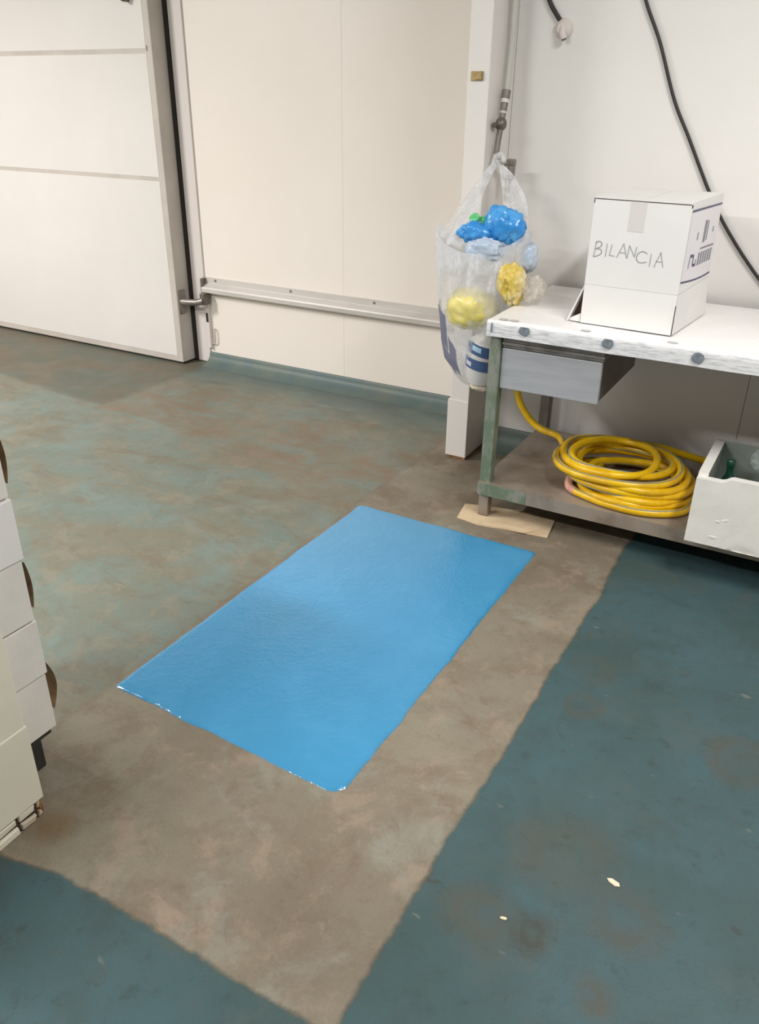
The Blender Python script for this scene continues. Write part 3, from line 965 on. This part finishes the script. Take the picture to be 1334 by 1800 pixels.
def handle(outer, inner, bulge, seed):
    outer, inner = Vector(outer), Vector(inner)

    def fn(u, v):
        base = outer.lerp(inner, u)
        k = v ** 0.9
        tip = HK + Vector(((u - 0.5) * 0.02, 0, 0))
        c = base.lerp(tip, k) + Vector(bulge) * math.sin(math.pi * v) * (1 - u * 0.8)
        q = Vector((u * 2.2, v * 1.1, seed))
        amp = (1 - v * 0.7)
        rip = 0.022 * mn.noise(q * 2.6) + 0.012 * math.sin(u * 15 + seed + v * 2.5) + 0.003 * mn.noise(q * 7)
        return (c.x + rip * 0.35 * amp, c.y - 0.03 * math.sin(math.pi * u) * amp + rip * amp, c.z + 0.010 * mn.noise(q * 4) * amp)
    return MB().grid(fn, 40, 34)


handle((-1.466, 3.085, 1.035), (-1.325, 2.985, 0.985), (-0.004, -0.01, -0.01), 1.3).build('left_handle', 'handle_film', bag, smooth=True, ang=3.0)
handle((-1.086, 3.085, 1.035), (-1.165, 3.000, 0.980), (0.055, -0.02, 0.03), 4.1).build('right_handle', 'handle_film', bag, smooth=True, ang=3.0)
MB().tube(smooth_path([(-1.330, 3.262, 1.278), (-1.322, 3.262, 1.300), (-1.308, 3.268, 1.312), (-1.295, 3.276, 1.304), (-1.290, 3.27, 1.285)], 6), 0.009, 8).build(
    'handle_knot', 'handle_film', bag, smooth=True)
# printed bands of the bag, low on its left and front sides


def decal(u0, u1, z0, z1, skew, name, m, n=8):
    def fn(u, v):
        uu = u0 + (u1 - u0) * u
        zz = z0 + (z1 - z0) * v + skew * (u - 0.5)
        rim = 1.065 - 0.085 * abs(math.sin(2 * math.pi * uu)) ** 1.5
        p = Vector(bag_pt(uu, (zz - 0.424) / (rim - 0.424)))
        c = Vector((-1.26, BC.y, p.z))
        return p + (p - c).normalized() * 0.0022
    return MB().grid(fn, n, n).build(name, m, bag, smooth=True, ang=3.0)


decal(0.535, 0.635, 0.61, 0.75, -0.06, 'printed_band', 'navy_grey')
decal(0.55, 0.66, 0.52, 0.595, -0.08, 'printed_band', 'navy_grey')
decal(0.645, 0.69, 0.50, 0.62, -0.05, 'printed_band', 'navy_grey')

# what is in the bag
tag(lump((-1.178, 3.04, 1.075), (0.078, 0.058, 0.078), 2.0, 0.35, 1.7).build('blue_plastic', 'blue_plastic', smooth=True, ang=1.2),
    'crumpled bright blue plastic sticking out of the top of the bag', 'plastic')
tag(lump((-1.285, 3.02, 1.045), (0.075, 0.048, 0.045), 5.0, 0.35, 1.9).build('blue_plastic', 'blue_plastic', smooth=True, ang=1.2),
    'smaller crumpled blue plastic lower left inside the bag opening', 'plastic')
gp = empty('green_scrap', (-1.282, 3.035, 1.085))
tag(gp, 'small green plastic cap and wrapper lying on the blue plastic in the bag', 'plastic')
MB().lathe([(0.019, 0), (0.020, 0.004), (0.020, 0.020), (0.015, 0.024), (0.004, 0.0245)], (-1.290, 3.030, 1.090), (-0.1, -0.7, 0.7), 18).build('cap', 'green_plastic', gp, smooth=True)
lump((-1.252, 3.045, 1.093), (0.026, 0.02, 0.018), 8.0, 0.4, 2.5, 3).build('wrapper', 'green_plastic', gp, smooth=True)
tag(lump((-1.225, 2.985, 0.995), (0.085, 0.03, 0.045), 11.0, 0.3, 2.2).build('clear_plastic', 'pale_blue', smooth=True, ang=1.2),
    'pale bluish crumpled clear plastic below the blue plastic in the bag', 'plastic')
tag(lump((-1.275, 3.01, 0.765), (0.105, 0.085, 0.092), 14.0, 0.2, 1.4).build('yellow_plastic', 'yellow_plastic', smooth=True, ang=1.2),
    'pale yellow crumpled plastic in the middle of the bag', 'plastic')
tag(lump((-1.29, 3.04, 0.915), (0.115, 0.085, 0.05), 17.0, 0.42, 2.2).build('crinkled_film', 'crinkle_film', smooth=True, ang=1.2),
    'crinkled whitish film above the pale yellow plastic in the bag', 'plastic')
oc = lump((-1.105, 2.985, 0.885), (0.058, 0.055, 0.080), 21.0, 0.4, 1.8).build('ochre_plastic', 'ochre_plastic', smooth=True, ang=1.2)
tag(oc, 'deep yellow crumpled plastic bulging from the bag over the table corner', 'plastic')
tag(lump((-1.032, 3.02, 0.862), (0.048, 0.05, 0.052), 24.0, 0.45, 2.4).build('crinkled_film', 'crinkle_film', smooth=True, ang=1.2),
    'crinkled cream film resting on the table beside the bag', 'plastic')
tag(lump((-1.085, 3.09, 0.965), (0.034, 0.04, 0.058), 27.0, 0.3, 2.2).build('blue_film', 'pale_blue', smooth=True, ang=1.2),
    'pale blue crumpled film at the right side of the bag', 'plastic')
bt = empty('white_bottle', (-1.225, 3.02, 0.45))
tag(bt, 'white plastic bottle with two navy labels in the bottom of the bag', 'bottle')
MB().lathe([(0.03, 0), (0.052, 0.008), (0.066, 0.05), (0.070, 0.13), (0.064, 0.18), (0.04, 0.205), (0.02, 0.212)], (-1.228, 3.03, 0.455), (0.08, -0.05, 1), 24).build(
    'bottle_body', 'bottle_white', bt, smooth=True)


def bottle_band(a0, a1, h0, h1, r, name, m, tilt, parent):
    ax = Vector((0.08, -0.05, 1)).normalized()
    u = (Vector((1, 0, 0)) - ax * ax.x).normalized()
    v = ax.cross(u)
    c = Vector((-1.228, 3.03, 0.455))
    return MB().grid(lambda s, t: c + ax * (h0 + (h1 - h0) * t + tilt * s) + (u * math.cos(a0 + (a1 - a0) * s) + v * math.sin(a0 + (a1 - a0) * s)) * r,
                     12, 2).build(name, m, parent, smooth=True)


t1 = bottle_band(-2.35, -0.9, 0.150, 0.195, 0.0715, 'bottle_label', 'navy_label', -0.02, bt)
bottle_band(-1.9, -1.35, 0.160, 0.181, 0.0725, 'label_motif', 'sky_label', -0.008, t1)
t2 = bottle_band(-2.5, -0.75, 0.085, 0.128, 0.0725, 'bottle_label', 'navy_label', -0.012, bt)
bottle_band(-2.25, -1.85, 0.094, 0.112, 0.0735, 'label_motif', 'print_pale', -0.004, t2)
tag(lump((-1.22, 3.02, 0.446), (0.045, 0.045, 0.018), 31.0, 0.25, 2.0).build('paper_scrap', 'tan_paper', smooth=True, ang=1.2),
    'beige crumpled paper at the very bottom of the bag', 'paper')

# ------------------------------------------------------------------ yellow hose on the shelf
hose = empty('yellow_hose', (-0.6, 3.0, 0.157))
tag(hose, 'yellow hose coiled on the lower shelf of the steel table', 'hose')
HR = 0.0145
pts = [(-1.278, 3.40, 1.02), (-1.255, 3.41, 0.80), (-1.205, 3.36, 0.60), (-1.155, 3.28, 0.455), (-1.118, 3.20, 0.375), (-1.072, 3.20, 0.295), (-1.005, 3.195, 0.245), (-0.91, 3.165, 0.238)]
TURNS = [  # cx, cy, rx, ry, z
    (-0.600, 2.985, 0.250, 0.232, 0.250),
    (-0.620, 2.985, 0.208, 0.205, 0.270),
    (-0.632, 2.960, 0.140, 0.160, 0.290),
    (-0.570, 2.985, 0.200, 0.190, 0.246),
    (-0.560, 2.970, 0.232, 0.212, 0.230),
    (-0.530, 2.965, 0.185, 0.190, 0.206),
    (-0.535, 2.965, 0.200, 0.195, 0.190),
    (-0.560, 2.990, 0.255, 0.225, 0.1735),
]
N = 40
coil = []
tot = len(TURNS) - 1
for i in range(tot * N + 1):
    t = i / N
    k = min(int(t), tot - 1)
    f = t - k
    f = f * f * (3 - 2 * f)
    T = [TURNS[k][j] + (TURNS[k + 1][j] - TURNS[k][j]) * f for j in range(5)]
    a = math.radians(150) + 2 * math.pi * t
    jit = 0.008 * math.sin(2.3 * a + k) + 0.007 * math.sin(1.37 * a + 2 * k)
    x = T[0] + (T[2] + jit) * math.cos(a)
    y = T[1] + (T[3] + jit) * math.sin(a)
    coil.append((x, max(y, 2.752), max(T[4] + 0.004 * math.sin(3 * a), 0.1725)))
head = smooth_path(pts + [coil[2]], 8)
tail = smooth_path([coil[-1], (-0.76, 2.86, 0.1732), (-0.66, 2.785, 0.1732), (-0.53, 2.756, 0.1732), (-0.42, 2.770, 0.1732), (-0.335, 2.83, 0.1732), (-0.312, 2.92, 0.1732), (-0.318, 3.08, 0.1732),
                    (-0.30, 3.20, 0.1735), (-0.22, 3.30, 0.1735), (-0.10, 3.33, 0.1735)], 8)
full = head[:-1] + [Vector(c) for c in coil[2:]] + tail[1:]
MB().tube(full, HR, 12).build('hose_coil', 'hose', hose, smooth=True)
ex = smooth_path([coil[int(5.25 * N)], (-0.50, 3.21, 0.20), (-0.40, 3.26, 0.195), (-0.30, 3.31, 0.19), (-0.18, 3.36, 0.178)], 8)
MB().tube(smooth_path([(-0.62, 3.18, 0.262), (-0.50, 3.205, 0.26), (-0.40, 3.24, 0.235), (-0.30, 3.29, 0.205), (-0.18, 3.36, 0.178)], 8), HR, 12).build('hose_end', 'hose', hose, smooth=True)
MB().tube(full, 0.0045, 6, off=lambda t: (HR - 0.0028, 1.2 + 5.5 * math.sin(t * 9.0))).build('stripe', 'hose_stripe', hose, smooth=True)
tl = tail[5:13]
MB().tube(tl, HR + 0.0012, 12).build('pink_tape', 'tape_pink', hose, smooth=True)

# ------------------------------------------------------------------ polystyrene box on the shelf
FX0, FX1, FY0, FY1, FZ0, FZ1 = -0.283, 0.30, 2.655, 3.045, 0.158, 0.408
fb = empty('foam_box', (0, 2.85, FZ0))
tag(fb, 'open white polystyrene box standing on the lower shelf of the table', 'box')
bm = MB()
wt = 0.032
N1 = 26


def shell():
    b = MB()
    nx, nz = 26, 14

    def rag(x, y, z):
        low = max(0, 1 - (z - FZ0) / 0.03)
        q = Vector((x * 18, y * 18, z * 30))
        return 0.010 * low * max(0, mn.noise(q)) + 0.0012 * mn.noise(q * 2.5)

    def top(x, y):                # rim height, lower in the chipped front corner
        return FZ1 - (notch(x) if y < FY0 + wt else 0.004)

    def notch(x):                 # chipped dip in the front rim next to the corner
        t = (x - FX0)
        return 0.016 * (1 if t < 0.085 else max(0, 1 - (t - 0.085) / 0.02))
    b.grid(lambda u, v: (FX0 + (FX1 - FX0) * u, FY0 + rag(FX0 + (FX1 - FX0) * u, FY0, FZ0 + (FZ1 - FZ0) * v),
                         FZ0 + 0.0 + (FZ1 - FZ0 - notch(FX0 + (FX1 - FX0) * u)) * v + (0.006 * max(0, mn.noise(Vector((u * 22, 0, 1)))) if v == 0 else 0)), nx * 2, nz)
    b.grid(lambda u, v: (FX0 + rag(FX0, FY0 + (FY1 - FY0) * u, FZ0 + (FZ1 - FZ0) * v), FY1 + (FY0 - FY1) * u, FZ0 + (top(FX0, FY1 + (FY0 - FY1) * u) - FZ0) * v), nx * 3, nz)
    b.grid(lambda u, v: (FX1, FY0 + (FY1 - FY0) * u, FZ0 + (FZ1 - FZ0) * v), 8, 4)
    b.grid(lambda u, v: (FX1 + (FX0 - FX1) * u, FY1, FZ0 + (FZ1 - FZ0) * v), 8, 4)
    # rims
    b.grid(lambda u, v: (FX0 + (FX1 - FX0) * u, FY0 + wt * v, FZ1 - notch(FX0 + (FX1 - FX0) * u)), nx * 2, 2)
    b.grid(lambda u, v: (FX0 + wt * v, FY0 + wt + (FY1 - FY0 - wt) * u, FZ1 - 0.004), nx, 2)
    b.grid(lambda u, v: (FX0 + wt * u, FY0 + wt, FZ1 - 0.016 + 0.012 * v), 3, 1)
    b.grid(lambda u, v: (FX1 - wt * v, FY0 + (FY1 - FY0) * u, FZ1), 8, 1)
    b.grid(lambda u, v: (FX0 + (FX1 - FX0) * u, FY1 - wt * v, FZ1), 8, 1)
    b.grid(lambda u, v: (FX0 + (FX1 - FX0) * u, FY0 + (FY1 - FY0) * v, FZ0), 4, 4)
    return b


so = shell().build('foam_shell', 'foam', fb, smooth=True, ang=0.6)


def inner_faces():
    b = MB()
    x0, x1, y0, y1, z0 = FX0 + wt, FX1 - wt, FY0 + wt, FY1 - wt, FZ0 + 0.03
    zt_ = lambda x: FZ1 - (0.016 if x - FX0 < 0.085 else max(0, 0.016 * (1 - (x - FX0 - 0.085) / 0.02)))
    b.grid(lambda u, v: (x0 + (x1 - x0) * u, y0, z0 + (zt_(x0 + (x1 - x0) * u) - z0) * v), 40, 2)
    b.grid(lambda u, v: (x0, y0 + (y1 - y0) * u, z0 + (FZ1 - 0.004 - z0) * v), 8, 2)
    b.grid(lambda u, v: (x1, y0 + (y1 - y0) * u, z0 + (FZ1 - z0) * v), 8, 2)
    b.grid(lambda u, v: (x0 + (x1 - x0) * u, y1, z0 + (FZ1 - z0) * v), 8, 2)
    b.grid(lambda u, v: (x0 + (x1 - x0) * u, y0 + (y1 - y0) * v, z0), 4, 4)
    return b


lno = inner_faces().build('liner', 'foam_liner', fb)  # inner walls and bottom, a darker grey green than the outer foam
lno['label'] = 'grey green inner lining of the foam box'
for (cx, cz, rx, rz, sd) in ((-0.165, 0.262, 0.012, 0.007, 1), (-0.190, 0.252, 0.012, 0.005, 2), (-0.195, 0.192, 0.026, 0.007, 4)):
    lump((cx, FY0 + 0.001, cz), (rx, 0.0022, rz), sd, 0.5, 2.0, 3).build('dent', 'foam', fb, smooth=True)


def bottle(loc, axis, label, s=1.0):
    e = empty('green_bottle', loc)
    tag(e, label, 'bottle')
    MB().lathe([(0.026 * s, 0), (0.031 * s, 0.004), (0.031 * s, 0.11 * s), (0.027 * s, 0.13 * s), (0.0135 * s, 0.155 * s), (0.0125 * s, 0.185 * s)], loc, axis, 18).build('bottle_body', 'glass_green', e, smooth=True)
    a = Vector(axis).normalized()
    c = Vector(loc) + a * 0.1855 * s
    MB().lathe([(0.0155 * s, 0), (0.0155 * s, 0.022 * s), (0.013 * s, 0.025 * s)], c, axis, 16).build('bottle_cap', 'glass_green', e, smooth=True)
    return e


bottle((-0.196, 2.880, 0.190), (-0.05, 0.02, 1), 'upright green bottle with dark cap near the left wall of the foam box', 0.95)
bottle((-0.045, 2.79, 0.335), (-1, 0.06, -0.04), 'green bottle lying on its side at the front inside the foam box', 0.9)
tag(lump((-0.075, 2.930, 0.392), (0.075, 0.055, 0.05), 41.0, 0.3, 2.0).build('clear_bag', 'clear_film', smooth=True, ang=1.2),
    'crumpled clear plastic bag lying on the bottles in the foam box', 'plastic')

# ------------------------------------------------------------------ cardboard under the table leg
cb1 = MB()
cb1.prism([(-1.168, 2.815), (-1.146, 2.685), (-1.05, 2.668), (-0.775, 2.708), (-0.795, 2.86), (-0.95, 2.87), (-1.03, 2.85)], 'z', 0.0004, 0.0048)
tag(cb1.build('cardboard_sheet', 'cardboard', bevel=0.0006, seg=1), 'flat piece of tan cardboard under the front leg of the steel table', 'cardboard')
cb2 = MB()
cb2.prism([(-1.040, 2.672), (-0.86, 2.690), (-0.835, 2.725), (-1.02, 2.715)], 'z', 0.0050, 0.0085)
tag(cb2.build('cardboard_strip', 'cardboard', bevel=0.0006, seg=1), 'narrow tan cardboard strip lying on the flat cardboard before the table leg', 'cardboard')

# ------------------------------------------------------------------ wall end and foam boxes at the left edge
WX1, WX0, WYE = -1.34, -1.425, 0.82
wl = empty('wall_left', (-1.38, 0.5, 0))
struct(wl, 'cream painted low wall end with chipped foot at the left edge', 'wall')


def wall_face():
    b = MB()
    b.quad_box(WX0, WX1, 0.25, WYE, 0.052, 0.265)
    b.quad_box(WX0, WX1 - 0.003, 0.25, WYE - 0.003, 0.265, 0.62)  # unseen upper part cut low so its shadow stays off the paint patch
    return b


wall_face().build('wall_core', 'cream_post', wl, bevel=0.003)
# broken foot: flakes of plaster, rust line, dark gap
box(WX0 + 0.012, WX1 - 0.010, 0.25, WYE - 0.012, 0.0, 0.052).build('dark_gap', 'dark_brown', wl)
fk = random.Random(5)
for (za, zb, mats) in ((0.026, 0.0515, ['cream_post', 'chip_plaster', 'cream_post']), (0.0, 0.0215, ['chip_plaster', 'chip_plaster', 'cream_post', 'rust'])):
    yy = 0.27
    while yy < WYE - 0.02:
        ln = fk.uniform(0.03, 0.085)
        y1 = min(yy + ln, WYE - 0.006)
        j = lambda k=0.004: fk.uniform(-k, k)
        o = fk.uniform(0.001, 0.007)
        f = MB()
        f.hexa([(WX1 - 0.03, yy, za), (WX1 - o, yy + abs(j(0.006)), za + abs(j(0.005))), (WX1 - o - abs(j()), y1 - abs(j(0.006)), za + abs(j(0.005))), (WX1 - 0.03, y1, za)],
               [(WX1 - 0.03, yy, zb), (WX1 - o * 0.5, yy + abs(j(0.006)), zb - abs(j(0.005))), (WX1 - o * 0.5 - abs(j(0.003)), y1 - abs(j(0.006)), zb - abs(j(0.006))), (WX1 - 0.03, y1, zb)])
        f.build('plaster_flake', fk.choice(mats), wl, bevel=0.0015, seg=1)
        yy = y1 + fk.uniform(0.001, 0.005)
box(WX1 - 0.05, WX1 - 0.006, WYE - 0.014, WYE - 0.002, 0.004, 0.048).build('rusty_corner', 'rust', wl, bevel=0.004)

pl = empty('plastic_pallet', (-1.66, 0.75, 0))
tag(pl, 'black plastic pallet under the stack of white foam boxes', 'pallet')
box(-1.87, -1.462, 0.50, 0.955, 0.085, 0.0985).build('deck', 'black_plastic', pl, bevel=0.003)
for (px, py) in ((-1.865, 0.505), (-1.52, 0.505), (-1.865, 0.885), (-1.515, 0.875)):
    box(px, px + 0.05, py, py + 0.05, 0.0, 0.085).build('foot', 'black_plastic', pl, bevel=0.004)

HS = [('lowest', 0.10, 0.415, -1.456, 0.968), ('middle', 0.420, 0.730, -1.449, 0.966), ('topmost', 0.735, 0.99, -1.446, 0.966)]
for i, (nm, z0, z1, xf, ye) in enumerate(HS):
    st = empty('foam_crate', (xf - 0.2, ye - 0.23, z0))
    tag(st, {'lowest': 'white foam crate at the bottom of the stack on the black pallet',
             'middle': 'white foam crate in the middle of the stack beside the cream wall end',
             'topmost': 'white foam crate on top of the stack at the left edge'}[nm], 'crate', 'stacked white foam crates')
    zl = z0 + (z1 - z0) * 0.52
    box(xf - 0.40, xf, ye - 0.46, ye, z0, zl - 0.0006).build('crate_base', 'foam_old', st, bevel=0.003)
    box(xf - 0.402, xf + 0.004, ye - 0.462, ye + 0.004, zl, z1).build('crate_lid', 'foam_lid' if i == 1 else 'foam_old', st, bevel=0.003)
    # brown strap bulging from the far side
    zz0, zz1 = (z0 + 0.05, zl + 0.03) if i == 0 else (z0 + 0.03, z0 + 0.15)
    k = 10
    MB().grid(lambda u, v: (xf - 0.001 - 0.06 * v, ye + 0.005 + (0.020 if i == 0 else 0.008) * math.sin(math.pi * u), zz0 + (zz1 - zz0) * u), k, 2).build('strap', 'tan_strap', st, smooth=True)

# ------------------------------------------------------------------ fresh blue paint patch
def patch_mesh():
    C = [(-1.548, 1.232), (-0.775, 1.206), (-0.772, 2.578), (-1.541, 2.586)]
    rr = [0.012, 0.05, 0.015, 0.02]
    out = []
    n = 4
    for i in range(n):
        p, a, b_ = Vector((*C[i], 0)), Vector((*C[i - 1], 0)), Vector((*C[(i + 1) % n], 0))
        d0, d1 = (a - p).normalized(), (b_ - p).normalized()
        s, e = p + d0 * rr[i], p + d1 * rr[i]
        for k in range(6):
            t = k / 5
            out.append((s * (1 - t) ** 2 + p * 2 * t * (1 - t) + e * t * t))
        q = Vector((*C[(i + 1) % n], 0)) + (p - Vector((*C[(i + 1) % n], 0))).normalized() * rr[(i + 1) % n]
        L = (q - e).length
        m = int(L / 0.018)
        for k in range(1, m):
            out.append(e.lerp(q, k / m))
    ctr = Vector((-1.16, 1.90, 0))
    res = []
    for p in out:
        nz = mn.noise(p * 9) * 0.005 + mn.noise(p * 28) * 0.003
        d = Vector((1 if p.x > ctr.x + 0.37 else (-1 if p.x < ctr.x - 0.37 else 0), 1 if p.y > 2.5 else (-1 if p.y < 1.3 else 0), 0))
        res.append(p + d * nz)
    b = MB()
    k = len(res)
    rings = [(0.0, 0.0003), (0.004, 0.0030), (0.009, 0.0046), (0.018, 0.0050)]
    for ins, z in rings:
        for p in res:
            d = Vector((max(-1, min(1, (p.x - ctr.x) / 0.388)), max(-1, min(1, (p.y - ctr.y) / 0.69)), 0))
            q = p - Vector((d.x ** 9, d.y ** 9, 0)) * ins
            b.v.append((q.x, q.y, z))
    for r in range(len(rings) - 1):
        for i in range(k):
            j = (i + 1) % k
            b.f.append([r * k + i, r * k + j, (r + 1) * k + j, (r + 1) * k + i])
            b.mi.append(0)
    b.f.append([3 * k + i for i in range(k)])
    b.f.append([i for i in range(k)][::-1])
    b.mi += [0, 0]
    return b


pt = patch_mesh().build('paint_patch', 'patch', smooth=True, ang=1.2)
tag(pt, 'glossy bright blue rectangle of fresh paint on the bare concrete floor', 'paint')

# ------------------------------------------------------------------ small debris
for (x, y, s, a, lab) in ((-0.136, 1.297, 0.0155, -0.3, 'larger cream paint flake on the teal floor at lower right'),
                          (-0.31, 1.097, 0.008, 0.2, 'tiny pale paint flake on the teal floor nearer the bare strip')):
    ca, sa = math.cos(a), math.sin(a)
    f = MB()
    poly = [(-1, -0.15), (-0.5, -0.42), (0.5, -0.45), (1.0, -0.05), (0.6, 0.35), (-0.5, 0.3)]
    f.prism([(x + s * (p * ca - q * sa), y + s * (p * sa + q * ca)) for p, q in poly], 'z', 0.0003, 0.004)
    tag(f.build('paint_flake', 'paint_chip', bevel=0.0006, seg=1), lab, 'flake')
